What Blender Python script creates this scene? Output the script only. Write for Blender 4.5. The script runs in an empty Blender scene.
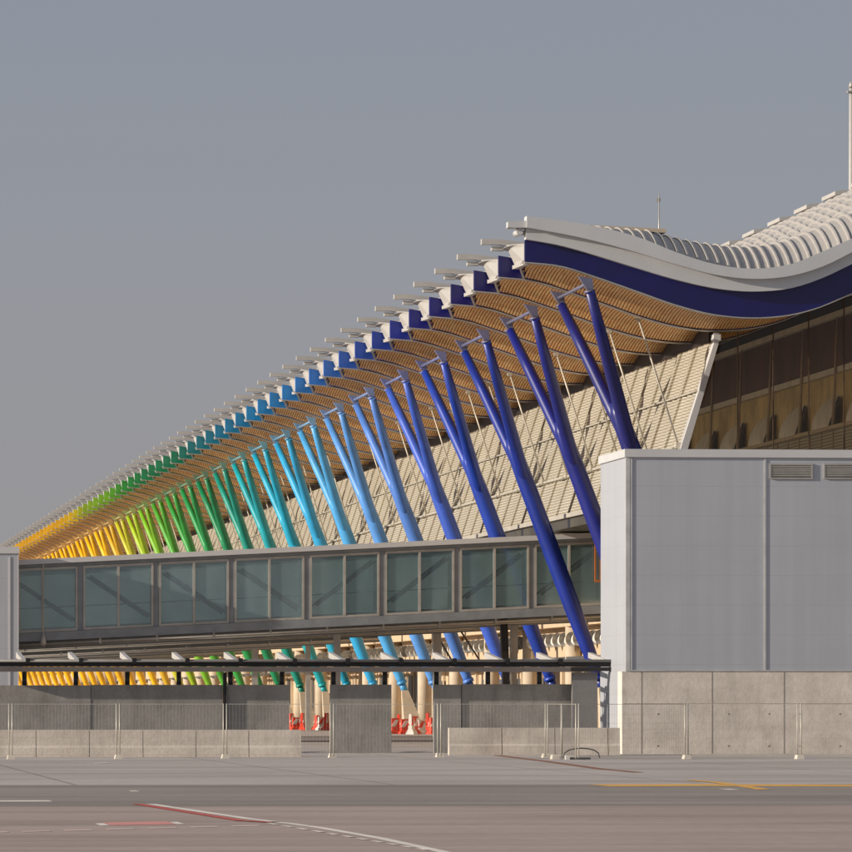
import bpy, math, random
import numpy as np
from mathutils import Vector
random.seed(7)
SC = bpy.context.scene
COL = SC.collection
R = math.radians

# ------------------------------------------------------------------ camera
F = 6317.0                       # focal length in pixels of an 852 px wide picture
TH = math.atan(673.0 / F)        # the terminal runs along +Y; the camera looks this much to its right
HC = 2.0
HZ = 700.0
cd = bpy.data.cameras.new('camera')
cam = bpy.data.objects.new('camera', cd)
COL.objects.link(cam)
cam.location = (0, 0, HC)
cam.rotation_euler = (R(90), 0, -TH)
cd.sensor_width = 36
cd.lens = 36 * F / 852
cd.shift_y = (HZ - 426) / 852
cd.clip_start = 1
cd.clip_end = 20000
SC.camera = cam

# ------------------------------------------------------------------ light
SUN_EL, SUN_AZ = 15.0, 11.0       # low sun from the left, a touch in front
wd = bpy.data.worlds.new('World')
SC.world = wd
wd.use_nodes = True
nt = wd.node_tree
nt.nodes.clear()
sky = nt.nodes.new('ShaderNodeTexSky')
sky.sky_type = 'NISHITA'
sky.sun_disc = False
sky.sun_elevation = R(SUN_EL)
to_sun = Vector((-math.cos(R(SUN_AZ)) * math.cos(R(SUN_EL)), -math.sin(R(SUN_AZ)) * math.cos(R(SUN_EL)), math.sin(R(SUN_EL))))
sky.sun_rotation = math.atan2(to_sun.x, to_sun.y)
sky.air_density = 1.0
sky.dust_density = 3.0
sky.ozone_density = 1.5
sky.altitude = 600
hsv = nt.nodes.new('ShaderNodeHueSaturation')
hsv.inputs['Saturation'].default_value = 0.55
bg = nt.nodes.new('ShaderNodeBackground')
bg.inputs['Strength'].default_value = 0.087
wo = nt.nodes.new('ShaderNodeOutputWorld')
nt.links.new(sky.outputs[0], hsv.inputs['Color'])
hz = nt.nodes.new('ShaderNodeMix'); hz.data_type = 'RGBA'      # even summer murk veiling the clear sky
hz.inputs[0].default_value = 0.84
tcw = nt.nodes.new('ShaderNodeTexCoord'); spw = nt.nodes.new('ShaderNodeSeparateXYZ'); rmp = nt.nodes.new('ShaderNodeValToRGB')
nt.links.new(tcw.outputs['Generated'], spw.inputs[0]); nt.links.new(spw.outputs[2], rmp.inputs[0])
rmp.color_ramp.elements[0].position = 0.0; rmp.color_ramp.elements[0].color = (1.10, 1.05, 1.08, 1)
rmp.color_ramp.elements[1].position = 0.13; rmp.color_ramp.elements[1].color = (.80, .90, 1.12, 1)
scl = nt.nodes.new('ShaderNodeVectorMath'); scl.operation = 'SCALE'; scl.inputs['Scale'].default_value = 2.80
nt.links.new(rmp.outputs[0], scl.inputs[0]); nt.links.new(scl.outputs[0], hz.inputs[7])
nt.links.new(hsv.outputs[0], hz.inputs[6])
nt.links.new(hz.outputs[2], bg.inputs['Color'])
nt.links.new(bg.outputs[0], wo.inputs['Surface'])

sl = bpy.data.lights.new('sun', 'SUN')
sl.energy = 3.9
sl.angle = R(0.6)
sl.color = (1.0, 0.89, 0.76)
so = bpy.data.objects.new('sun', sl)
COL.objects.link(so)
so.rotation_euler = to_sun.to_track_quat('Z', 'Y').to_euler()
so.location = (-60, 200, 80)

SC.view_settings.view_transform = 'Standard'
SC.view_settings.look = 'None'
SC.view_settings.gamma = 1
SC.view_settings.use_curve_mapping = False
SC.view_settings.exposure = 0.36

# ------------------------------------------------------------------ helpers
def at(px, py, Y):
    """point of the picture on the frontal plane at distance Y"""
    r = (px - 426) / F; u = (HZ - py) / F
    c, s = math.cos(TH), math.sin(TH)
    q = Y / (c - r * s)
    return Vector((q * (s + r * c), Y, HC + u * q))
def atx(px, py, X):
    r = (px - 426) / F; u = (HZ - py) / F
    c, s = math.cos(TH), math.sin(TH)
    q = X / (s + r * c)
    return Vector((X, q * (c - r * s), HC + u * q))
def gnd(px, py):
    r = (px - 426) / F
    c, s = math.cos(TH), math.sin(TH)
    q = HC * F / (py - HZ)
    return (q * (s + r * c), q * (c - r * s))

def S(r, g, b, k=1.0):
    f = lambda v: (v / 12.92 if v <= .04045 else ((v + .055) / 1.055) ** 2.4)
    return (f(r / 255) * k, f(g / 255) * k, f(b / 255) * k, 1)

class MB:
    def __init__(s): s.v = []; s.f = []; s.sm = []
    def poly(s, pts, smooth=False):
        i = len(s.v); s.v += [tuple(p) for p in pts]; s.f.append(tuple(range(i, i + len(pts)))); s.sm.append(smooth)
    def box(s, x0, x1, y0, y1, z0, z1):
        s.hexa([(x0, y0, z0), (x1, y0, z0), (x1, y1, z0), (x0, y1, z0), (x0, y0, z1), (x1, y0, z1), (x1, y1, z1), (x0, y1, z1)])
    def hexa(s, p):
        i = len(s.v); s.v += [tuple(q) for q in p]
        for a in ((0, 3, 2, 1), (4, 5, 6, 7), (0, 1, 5, 4), (1, 2, 6, 5), (2, 3, 7, 6), (3, 0, 4, 7)):
            s.f.append(tuple(i + k for k in a)); s.sm.append(False)
    def prism(s, pts, y0, y1):
        """pts: outline in XZ, extruded in Y"""
        n = len(pts); i = len(s.v)
        s.v += [(x, y0, z) for x, z in pts] + [(x, y1, z) for x, z in pts]
        s.f.append(tuple(range(i, i + n))); s.sm.append(False)
        s.f.append(tuple(range(i + 2 * n - 1, i + n - 1, -1))); s.sm.append(False)
        for k in range(n):
            m = (k + 1) % n
            s.f.append((i + k, i + n + k, i + n + m, i + m)); s.sm.append(False)
    def ribbon(s, xs, zlo, zhi, y0, y1):
        """band following a curve: outline zlo..zhi along xs, between y0 and y1"""
        i = len(s.v); n = len(xs)
        for x, a, b in zip(xs, zlo, zhi):
            s.v += [(x, y0, a), (x, y0, b), (x, y1, b), (x, y1, a)]
        for k in range(n - 1):
            o = i + 4 * k
            for a, b in ((0, 1), (1, 2), (2, 3), (3, 0)):
                s.f.append((o + a, o + b, o + 4 + b, o + 4 + a)); s.sm.append(False)
        s.f.append((i, i + 3, i + 2, i + 1)); s.sm.append(False)
        o = i + 4 * (n - 1)
        s.f.append((o, o + 1, o + 2, o + 3)); s.sm.append(False)
    def loft(s, pts, rads, n=14, cap=True, up=None, power=1.0, rot=0):
        """tube through pts; rads (rx, ry) each; power<1 squares it off"""
        pts = [Vector(p) for p in pts]; i = len(s.v)
        for k, p in enumerate(pts):
            d = (pts[min(k + 1, len(pts) - 1)] - pts[max(k - 1, 0)]).normalized()
            yy = Vector(up) if up else (Vector((0, 1, 0)) if abs(d.y) < .8 else Vector((0, 0, 1)))
            a = d.cross(yy).normalized(); b = a.cross(d).normalized()
            rr = rads[k] if isinstance(rads[k], tuple) else (rads[k], rads[k])
            for j in range(n):
                t = 2 * math.pi * j / n + rot
                c_, s_ = math.cos(t), math.sin(t)
                c2 = math.copysign(abs(c_) ** power, c_); s2 = math.copysign(abs(s_) ** power, s_)
                s.v.append(tuple(p + a * (c2 * rr[0]) + b * (s2 * rr[1])))
        for k in range(len(pts) - 1):
            for j in range(n):
                m = (j + 1) % n
                s.f.append((i + k * n + j, i + k * n + m, i + (k + 1) * n + m, i + (k + 1) * n + j)); s.sm.append(n > 6)
        if cap:
            s.f.append(tuple(i + j for j in range(n - 1, -1, -1))); s.sm.append(False)
            o = i + (len(pts) - 1) * n
            s.f.append(tuple(o + j for j in range(n))); s.sm.append(False)
    def tube(s, a, b, r, n=8): s.loft([a, b], [r, r], n)
    def mesh(s, name):
        me = bpy.data.meshes.new(name)
        me.from_pydata(s.v, [], s.f)
        me.polygons.foreach_set('use_smooth', s.sm)
        me.update()
        return me
    def build(s, name, mat, parent=None, loc=None, color=None):
        me = s.mesh(name)
        me.materials.append(mat)
        return link(name, me, parent, loc, color)

def link(name, me, parent=None, loc=None, color=None):
    o = bpy.data.objects.new(name, me)
    COL.objects.link(o)
    if parent is not None: o.parent = parent
    if loc is not None: o.location = loc
    if color is not None: o.color = color
    return o
def tag(o, label=None, cat=None, group=None, kind=None):
    if label: o['label'] = label
    if cat: o['category'] = cat
    if group: o['group'] = group
    if kind: o['kind'] = kind
    return o
def empty(name, loc, label=None, cat=None, group=None, rz=0):
    o = bpy.data.objects.new(name, None)
    COL.objects.link(o); o.location = loc; o.rotation_euler = (0, 0, rz)
    o.empty_display_size = .3
    return tag(o, label, cat, group)
def copy_tree(o, parent=None, kids=None):
    c = o.copy(); COL.objects.link(c)
    if parent is not None: c.parent = parent
    for ch in list(o.children): copy_tree(ch, c)
    return c

# ------------------------------------------------------------------ materials
def newmat(name):
    m = bpy.data.materials.new(name); m.use_nodes = True
    n = m.node_tree; b = n.nodes['Principled BSDF']
    return m, n, b
def nd(n, t, **kw):
    o = n.nodes.new(t)
    for k, v in kw.items():
        if k in o.inputs: o.inputs[k].default_value = v
        else: setattr(o, k, v)
    return o
def coords(n, scale=(1, 1, 1), obj=False):
    if obj:
        g = n.nodes.new('ShaderNodeTexCoord'); src = g.outputs['Object']
    else:
        g = n.nodes.new('ShaderNodeNewGeometry'); src = g.outputs['Position']
    mp = n.nodes.new('ShaderNodeMapping'); mp.inputs['Scale'].default_value = scale
    n.links.new(src, mp.inputs['Vector'])
    return mp.outputs[0]
def noisecol(n, vec, c1, c2, scale=1.0, detail=6, lo=.35, hi=.65, rough=.6):
    t = nd(n, 'ShaderNodeTexNoise', Scale=scale, Detail=detail, Roughness=rough)
    n.links.new(vec, t.inputs['Vector'])
    r = n.nodes.new('ShaderNodeValToRGB')
    r.color_ramp.elements[0].position = lo; r.color_ramp.elements[0].color = c1
    r.color_ramp.elements[1].position = hi; r.color_ramp.elements[1].color = c2
    n.links.new(t.outputs['Fac'], r.inputs['Fac'])
    return r.outputs['Color'], t.outputs['Fac']
def mixc(n, a, b, fac, mode='MULTIPLY'):
    m = n.nodes.new('ShaderNodeMix'); m.data_type = 'RGBA'; m.blend_type = mode
    for i, v in ((0, fac), (6, a), (7, b)):
        if hasattr(v, 'links') or hasattr(v, 'is_linked'): n.links.new(v, m.inputs[i])
        else: m.inputs[i].default_value = v
    return m.outputs[2]
def bump(n, b, h, strength=.3, dist=.02):
    bp = nd(n, 'ShaderNodeBump', Strength=strength, Distance=dist)
    n.links.new(h, bp.inputs['Height']); n.links.new(bp.outputs[0], b.inputs['Normal'])
def lines(n, vec, axis, period, width, soft=.2):
    """1 on a thin line repeated every `period` metres along axis, else 0"""
    sp = n.nodes.new('ShaderNodeSeparateXYZ'); n.links.new(vec, sp.inputs[0])
    d = nd(n, 'ShaderNodeMath', operation='DIVIDE'); n.links.new(sp.outputs[axis], d.inputs[0]); d.inputs[1].default_value = period
    fr = nd(n, 'ShaderNodeMath', operation='FRACT'); n.links.new(d.outputs[0], fr.inputs[0])
    lt = nd(n, 'ShaderNodeMath', operation='LESS_THAN'); n.links.new(fr.outputs[0], lt.inputs[0]); lt.inputs[1].default_value = width / period
    return lt.outputs[0]

def m_simple(name, col, rough=.5, metal=0, var=.12, scale=1.5, obj=False):
    m, n, b = newmat(name)
    c2 = tuple(min(1, v * (1 + var)) for v in col[:3]) + (1,)
    c1 = tuple(v * (1 - var) for v in col[:3]) + (1,)
    c, h = noisecol(n, coords(n, obj=obj), c1, c2, scale)
    n.links.new(c, b.inputs['Base Color'])
    b.inputs['Roughness'].default_value = rough; b.inputs['Metallic'].default_value = metal
    return m

def m_paint():
    m, n, b = newmat('rainbow_paint')
    oi = n.nodes.new('ShaderNodeObjectInfo')
    c, h = noisecol(n, coords(n), (.8, .8, .8, 1), (1.08, 1.08, 1.08, 1), .9)
    n.links.new(mixc(n, oi.outputs['Color'], c, 1.0), b.inputs['Base Color'])
    b.inputs['Roughness'].default_value = .40
    b.inputs['Coat Weight'].default_value = .35; b.inputs['Coat Roughness'].default_value = .3
    return m
PAINT = m_paint()
WHITE = m_simple('white_coated_steel', S(188, 184, 178), .5, var=.05)
ROOFM = m_simple('ribbed_roof_metal', S(170, 165, 159), .5, var=.05)
FASCIA = m_simple('light_grey_fascia', S(203, 203, 202), .45, var=.04, scale=.6)
STEEL = m_simple('pale_grey_steel', S(176, 172, 164), .4, .2)
WSTEEL = m_simple('walkway_grey_steel', S(134, 139, 143), .5, .1)
DSTEEL = m_simple('dark_grey_steel', S(92, 90, 88), .5, .2)
BLACK = m_simple('black_steel', S(26, 25, 25), .5)
GREYHEAD = m_simple('galvanised_head', S(140, 146, 170), .45, .3)
STEELL = m_simple('rod_steel', S(190, 184, 170), .4, .1)
BEIGE = m_simple('beige_render', S(205, 180, 148), .8, var=.08)
BEIGEC = m_simple('beige_concrete', S(200, 184, 160), .8, var=.08)
OLIVE = m_simple('olive_glazing', S(74, 68, 48), .35, var=.25, scale=.4)
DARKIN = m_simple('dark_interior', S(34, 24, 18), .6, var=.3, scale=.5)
REDP = m_simple('red_plastic', S(226, 66, 36), .5)
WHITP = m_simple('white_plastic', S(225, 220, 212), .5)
ORANGE = m_simple('orange_frame', S(190, 110, 50), .5)

def m_timber(name, a, b_, k=1.0):
    m, n, b = newmat(name)
    oi = n.nodes.new('ShaderNodeObjectInfo')
    v = coords(n, (7.9, .12, 7.9))
    c, h = noisecol(n, v, a, b_, 1.0, 3, .3, .7)
    c2, h2 = noisecol(n, coords(n, (.25, .25, .25)), (.78, .76, .74, 1), (1.1, 1.1, 1.1, 1), 1.0, 4)
    n.links.new(mixc(n, c, c2, 1.0), b.inputs['Base Color'])
    b.inputs['Roughness'].default_value = .55
    return m
TIMBER = m_timber('bamboo_slat', S(234, 166, 100), S(253, 212, 148))
BACKING = m_simple('soffit_backing', S(58, 38, 26), .9)

def m_louvre():
    m, n, b = newmat('beige_louvre_screen')
    v = coords(n)
    c, h = noisecol(n, coords(n, (.3, .3, .5)), S(206, 200, 184), S(226, 221, 204), 1.0, 5, .3, .7)
    l1 = lines(n, v, 2, .14, .05)
    c = mixc(n, c, S(166, 152, 128), l1, 'MIX')
    n.links.new(c, b.inputs['Base Color'])
    b.inputs['Roughness'].default_value = .55
    tl = n.nodes.new('ShaderNodeBsdfTranslucent'); n.links.new(c, tl.inputs[0])
    mx = n.nodes.new('ShaderNodeMixShader'); mx.inputs[0].default_value = .38
    n.links.new(b.outputs[0], mx.inputs[1]); n.links.new(tl.outputs[0], mx.inputs[2])
    n.links.new(mx.outputs[0], n.nodes['Material Output'].inputs['Surface'])
    return m
LOUVRE = m_louvre()

def m_clad(name, col, period=1.1):
    m, n, b = newmat(name)
    v = coords(n)
    c, h = noisecol(n, coords(n, (.15, .15, .5)), tuple(x * .97 for x in col[:3]) + (1,), tuple(min(1, x * 1.02) for x in col[:3]) + (1,), 1.0, 5)
    st, _ = noisecol(n, coords(n, (2.2, 2.2, .06)), (.93, .93, .93, 1), (1, 1, 1, 1), 1.0, 4)
    c = mixc(n, c, st, 1.0)
    l1 = lines(n, v, 2, period, .028)
    c = mixc(n, c, tuple(x * .88 for x in col[:3]) + (1,), l1, 'MIX')
    n.links.new(c, b.inputs['Base Color'])
    b.inputs['Roughness'].default_value = .42
    b.inputs['Metallic'].default_value = .0
    return m
CLAD = m_clad('grey_metal_cladding', S(180, 183, 189))

def m_conc(name, a, b_, stain=.5, sc=1.0):
    m, n, b = newmat(name)
    c, h = noisecol(n, coords(n, (.35, .35, 1.4)), a, b_, sc, 9, .3, .7, .6)
    st, _ = noisecol(n, coords(n, (1.1, 1.1, .35)), (1 - stain, 1 - stain, 1 - stain * 1.05, 1), (1, 1, 1, 1), 1.3, 7, .3, .55, .7)
    c = mixc(n, c, st, 1.0)
    sp, h3 = noisecol(n, coords(n, (9, 9, 9)), (.93, .93, .93, 1), (1.03, 1.03, 1.03, 1), 1.0, 4)
    c = mixc(n, c, sp, 1.0)
    n.links.new(c, b.inputs['Base Color'])
    b.inputs['Roughness'].default_value = .9
    bump(n, b, h3, .35, .02)
    return m
CONC = m_conc('cast_concrete', S(210, 201, 188), S(232, 223, 210), .20)
CONCB = m_conc('barrier_concrete', S(204, 192, 178), S(228, 217, 202), .26)
CONCD = m_conc('weathered_dark_concrete', S(140, 137, 132), S(158, 154, 148), .30)

def m_ground(name, a, b_, streak=.2, joints=False):
    m, n, b = newmat(name)
    c, h = noisecol(n, coords(n, (.10, .10, 1)), a, b_, 1.0, 8, .3, .7, .6)
    s1, _ = noisecol(n, coords(n, (.012, .35, 1)), (1 - streak, 1 - streak, 1 - streak, 1), (1.04, 1.04, 1.04, 1), 1.0, 6, .3, .62, .6)
    c = mixc(n, c, s1, 1.0)
    s2, h2 = noisecol(n, coords(n, (3, 3, 1)), (.9, .9, .9, 1), (1.06, 1.06, 1.06, 1), 1.0, 5)
    c = mixc(n, c, s2, 1.0)
    if joints:
        pv = coords(n)
        for ax_ in (0, 1):
            c = mixc(n, c, tuple(v * .62 for v in a[:3]) + (1,), lines(n, pv, ax_, 7.5, .10), 'MIX')
    pt, _ = noisecol(n, coords(n, (.05, .16, 1)), (.86, .85, .84, 1), (1, 1, 1, 1), 1.0, 2, .44, .5, .4)
    c = mixc(n, c, pt, 1.0)
    n.links.new(c, b.inputs['Base Color'])
    b.inputs['Roughness'].default_value = .9
    bump(n, b, h2, .2, .01)
    return m
GROUND = m_ground('concrete_apron', S(178, 166, 156), S(198, 187, 178), .14, True)
ASPH = m_ground('asphalt_near', S(168, 148, 137), S(188, 167, 155), .24)
ASPHD = m_ground('asphalt_dark', S(138, 127, 117), S(158, 146, 136), .18)
def m_mark(name, col):
    m, n, b = newmat(name)
    c, h = noisecol(n, coords(n, (1.2, .8, 1)), tuple(v * .7 for v in col[:3]) + (1,), col, 1.0, 8, .3, .55, .7)
    n.links.new(c, b.inputs['Base Color']); b.inputs['Roughness'].default_value = .85
    return m
MW = m_mark('white_road_paint', S(240, 230, 216)); MR = m_mark('red_road_paint', S(206, 88, 78)); MY = m_mark('yellow_road_paint', S(232, 176, 84))
MBR = m_mark('faded_brown_paint', S(150, 100, 74))

def m_glass(name, tint, gloss=.25, rough=.05, body=None, bodyfac=0):
    m, n, b = newmat(name)
    n.nodes.remove(b)
    out = n.nodes['Material Output']
    tr = n.nodes.new('ShaderNodeBsdfTransparent'); tr.inputs[0].default_value = tint
    gl = n.nodes.new('ShaderNodeBsdfGlossy'); gl.inputs['Color'].default_value = (.9, .95, .95, 1); gl.inputs['Roughness'].default_value = rough
    mx = n.nodes.new('ShaderNodeMixShader'); mx.inputs[0].default_value = gloss
    n.links.new(tr.outputs[0], mx.inputs[1]); n.links.new(gl.outputs[0], mx.inputs[2])
    last = mx
    if body:
        df = n.nodes.new('ShaderNodeBsdfDiffuse')
        c, h = noisecol(n, coords(n, (.8, .8, .5)), tuple(v * .75 for v in body[:3]) + (1,), body, 1.0, 4)
        n.links.new(c, df.inputs[0])
        m2 = n.nodes.new('ShaderNodeMixShader'); m2.inputs[0].default_value = bodyfac
        n.links.new(mx.outputs[0], m2.inputs[1]); n.links.new(df.outputs[0], m2.inputs[2]); last = m2
    n.links.new(last.outputs[0], out.inputs['Surface'])
    return m
GLASS = m_glass('teal_tinted_glass', (.88, .94, .93, 1), .12, .08, S(176, 206, 212), .15)
def m_back():
    m, n, b = newmat('fritted_back_glass')
    c, h = noisecol(n, coords(n, (.5, .5, .3)), S(196, 218, 218), S(230, 243, 241), 1.0, 4)
    n.links.new(c, b.inputs['Base Color']); b.inputs['Roughness'].default_value = .4
    tl = n.nodes.new('ShaderNodeBsdfTranslucent'); n.links.new(c, tl.inputs[0])
    mx = n.nodes.new('ShaderNodeMixShader'); mx.inputs[0].default_value = .6
    n.links.new(b.outputs[0], mx.inputs[1]); n.links.new(tl.outputs[0], mx.inputs[2])
    n.links.new(mx.outputs[0], n.nodes['Material Output'].inputs['Surface'])
    return m
BACKGL = m_back()
ENDGL = m_glass('dark_end_glass', (.96, .92, .84, 1), .03, .05)
MESHM = m_simple('galvanised_wire', S(128, 128, 126), .5, .2)

# ------------------------------------------------------------------ ground
def sheet(name, pts, z, mat):
    m = MB(); m.poly([(x, y, z) for x, y in pts]); o = m.build(name, mat); o['kind'] = 'structure'; return o
sheet('ground', [(-6000, -400), (6000, -400), (6000, 9000), (-6000, 9000)], 0, GROUND)
ya = gnd(426, 784.5)[1]; yb = gnd(426, 805)[1]
yd0 = gnd(426, 742)[1]; yd1 = gnd(426, 736)[1]
sheet('runway_shoulder', [(-400, yb), (500, yb - 3), (500, ya - 3 + 2), (-400, ya)], .004, ASPHD)
sheet('apron_road', [(-400, -300), (500, -300), (500, yb - 3), (-400, yb)], .004, ASPH)
sheet('service_road', [(-200, yd0), (60, yd0), (60, yd1), (-200, yd1)], .004, ASPHD)
def stripe(name, pts, w, mat, z=.008, perp=False):
    P = [Vector((*gnd(*p), z)) for p in pts]
    m = MB()
    for i, (a, b) in enumerate(zip(P, P[1:])):
        n0 = n1 = Vector((0, 1, 0)) * w * .5
        if perp:
            def nn(k):
                d = P[min(k + 1, len(P) - 1)] - P[max(k - 1, 0)]; d.normalize(); return Vector((-d.y, d.x, 0)) * w * .5
            n0, n1 = nn(i), nn(i + 1)
            if n0.x > 0: n0 = -n0
            if n1.x > 0: n1 = -n1
        m.poly([a - n0, b - n1, b + n1, a + n0])
    o = m.build(name, mat); o['kind'] = 'structure'; return o
PALER = m_mark('pale_red_paint', S(222, 150, 138)); WORN = m_mark('worn_white_paint', S(212, 186, 174))
stripe('yellow_edge_line', [(598, 785.6), (700, 785.4), (800, 785.6), (930, 786.2)], 3.6, MY)
stripe('yellow_edge_line', [(690, 780.5), (715, 782.5), (740, 786), (764, 790)], .32, MY, .012, True)
stripe('brown_guide_line', [(490, 754.5), (550, 762), (600, 769), (638, 772.5)], .35, MBR, .008, True)
stripe('white_dash_line', [(-30, 801.5), (51, 801.3)], 1.6, MW)
stripe('white_guide_line', [(150, 804.5), (200, 812), (250, 819.5), (274, 822.2)], .20, MW, .012, True)
stripe('red_guide_line', [(136, 804.5), (180, 811.5), (240, 821.2), (272, 823.2)], .19, MR, .016, True)
stripe('white_guide_line', [(276, 822.5), (290, 823.8), (320, 828), (380, 838.5), (442, 852), (520, 871)], .17, MW, .008, True)
for k in range(11):
    x0 = 268 + k * 15
    f = lambda x: 823.5 + (x - 268) * .172
    stripe('white_dash_line', [(x0, f(x0)), (x0 + 9, f(x0 + 9))], .10, MW, .012, True)
stripe('red_dash_line', [(107, 824.3), (172, 823.3)], 2.6, PALER)
stripe('white_dash_line', [(98, 825.0), (106.5, 824.6)], 1.8, MW); stripe('white_dash_line', [(172.5, 823.6), (181, 823.3)], 1.8, MW)
for k in range(7):
    x0 = -20 + k * 42
    stripe('white_dash_line', [(x0, 833 - (x0 + 20) * .026), (x0 + 28, 833 - (x0 + 48) * .026)], .9, WORN)
stripe('white_dash_line', [(94, 763.5), (108, 763)], 1.5, MW); stripe('white_dash_line', [(130, 791.3), (138, 791.3)], 1.4, MW); stripe('white_dash_line', [(723, 789.6), (735, 789.6)], 1.6, MW)

# ------------------------------------------------------------------ terminal: roof profile
Y0, NB, BAY = 252.0, 84, 9.0
TERM = empty('terminal_building', (0, 0, 0), 'long airport terminal with wave roof, bamboo soffit and rainbow coloured slanted steel supports', 'terminal')
def curve(pts_px, extra):
    P = [at(x, y, Y0) for x, y in pts_px]
    xs = [p.x for p in P] + [e[0] for e in extra]; zs = [p.z for p in P] + [e[1] for e in extra]
    xs = np.array(xs); zs = np.array(zs)
    m = np.gradient(zs, xs)
    def fn(x):
        x = np.atleast_1d(np.asarray(x, float))
        i = np.clip(np.searchsorted(xs, x) - 1, 0, len(xs) - 2)
        h = xs[i + 1] - xs[i]; t = (x - xs[i]) / h
        tc = np.clip(t, 0, 1)
        r = (2*tc**3-3*tc**2+1)*zs[i] + (tc**3-2*tc**2+tc)*h*m[i] + (-2*tc**3+3*tc**2)*zs[i+1] + (tc**3-tc**2)*h*m[i+1]
        r = np.where(t < 0, zs[0] + (x - xs[0]) * m[0] * .5, r)
        return r
    return fn
EXT = [(47.2, 20.8), (50, 22.6), (53, 24.5), (56, 25.9), (58.5, 26.3), (62, 25.9), (67, 24)]
zb = curve([(526, 262), (559, 265.5), (598, 277.4), (637, 291), (676, 304.7), (715, 314.4), (738, 317), (769, 317), (793, 314), (816, 308), (852, 293)], [(a, b - 1.25) for a, b in EXT])
zt = curve([(526, 240), (559, 246), (578, 251), (598, 257), (637, 269), (676, 280.5), (715, 289), (754, 292), (793, 288), (824, 277.4), (852, 264)], EXT)
z2 = curve([(526, 228.7), (578, 238.5), (637, 254), (676, 266), (715, 276), (754, 280), (793, 276), (824, 266), (852, 252)], [(a, b + .55) for a, b in EXT])
z1 = curve([(525.8, 217), (578, 224.5), (637, 238.5), (676, 254), (715, 265.7), (754, 269.6), (773, 268), (793, 263.8), (812, 256), (852, 238.5)], [(a, b + 1.1) for a, b in EXT])
XB = at(525, 250, Y0).x; XR = 66.0
Z = lambda fn, x: float(fn(x)[0])
XS = np.concatenate([np.arange(XB, 60, .4), np.arange(60, XR + .1, 1.0)])

# colours along the terminal (k = support index, one every 18 m)
RAMP = [(0, (24, 30, 112)), (1, (17, 31, 126)), (2, (14, 46, 146)), (3, (32, 66, 172)), (4, (62, 98, 204)), (5, (86, 136, 222)), (6, (90, 156, 232)), (7, (78, 172, 236)),
        (8, (46, 168, 222)), (9, (26, 170, 206)), (10, (16, 166, 178)), (11, (10, 146, 128)), (12, (10, 134, 84)), (13, (28, 146, 74)), (14, (50, 156, 62)), (15, (80, 168, 50)),
        (16, (124, 188, 40)), (17, (166, 200, 36)), (18, (196, 198, 44)), (19, (222, 178, 40)), (20, (248, 196, 24)), (22, (252, 192, 10)), (60, (252, 188, 8))]
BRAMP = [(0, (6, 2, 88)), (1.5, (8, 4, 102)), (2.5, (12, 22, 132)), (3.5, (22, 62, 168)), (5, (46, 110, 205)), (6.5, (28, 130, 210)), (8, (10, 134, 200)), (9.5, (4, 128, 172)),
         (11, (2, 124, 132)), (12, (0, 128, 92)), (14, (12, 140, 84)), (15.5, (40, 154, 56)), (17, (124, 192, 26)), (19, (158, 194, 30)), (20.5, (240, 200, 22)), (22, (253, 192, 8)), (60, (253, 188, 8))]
def ramp(rp, k):
    for (a, ca), (b, cb) in zip(rp, rp[1:]):
        if a <= k <= b:
            t = (k - a) / (b - a); return S(*[ca[i] + (cb[i] - ca[i]) * t for i in range(3)])
    return S(*rp[-1][1])

# ---- beam meshes (shared by all beams, local Y = 0 at the beam's near face)
m = MB(); m.ribbon(XS, zb(XS), zt(XS), 0, .3); me_web = m.mesh('roof_beam'); me_web.materials.append(PAINT)
XF = XS
m = MB(); m.ribbon(XF, zb(XF) - .045, zb(XF) - .002, -.08, .34); me_fl = m.mesh('flange'); me_fl.materials.append(STEEL)
p = lambda x, y: (at(x, y, Y0).x, at(x, y, Y0).z)
m = MB()
zte = Z(zt, XB); zbe = Z(zb, XB)
XC_ = np.concatenate([[XB - .72, XB - .28, XB - .01], XS[::3]])
zt_s = lambda X: np.where(X < XB, zte + (X - XB) * -.04, zt(np.maximum(X, XB)))
zz1 = np.where(XC_ < XB, z1(XB + .01)[0] - .24, z1(np.maximum(XC_, XB)) - .24); zz2 = np.where(XC_ < XB, z2(XB + .01)[0], z2(np.maximum(XC_, XB)))
m.ribbon(XC_, zz2, zz1, -.10, .32)          # projecting cornice slab
XC2 = np.array([XB - .28, XB - .01, XB + .22])
m.ribbon(XC2, np.full(3, zz2[1] - .24), np.full(3, zz2[1] - .07), .03, .5)           # recessed step below it
me_tip = m.mesh('beam_tip'); me_tip.materials.append(WHITE)

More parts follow.
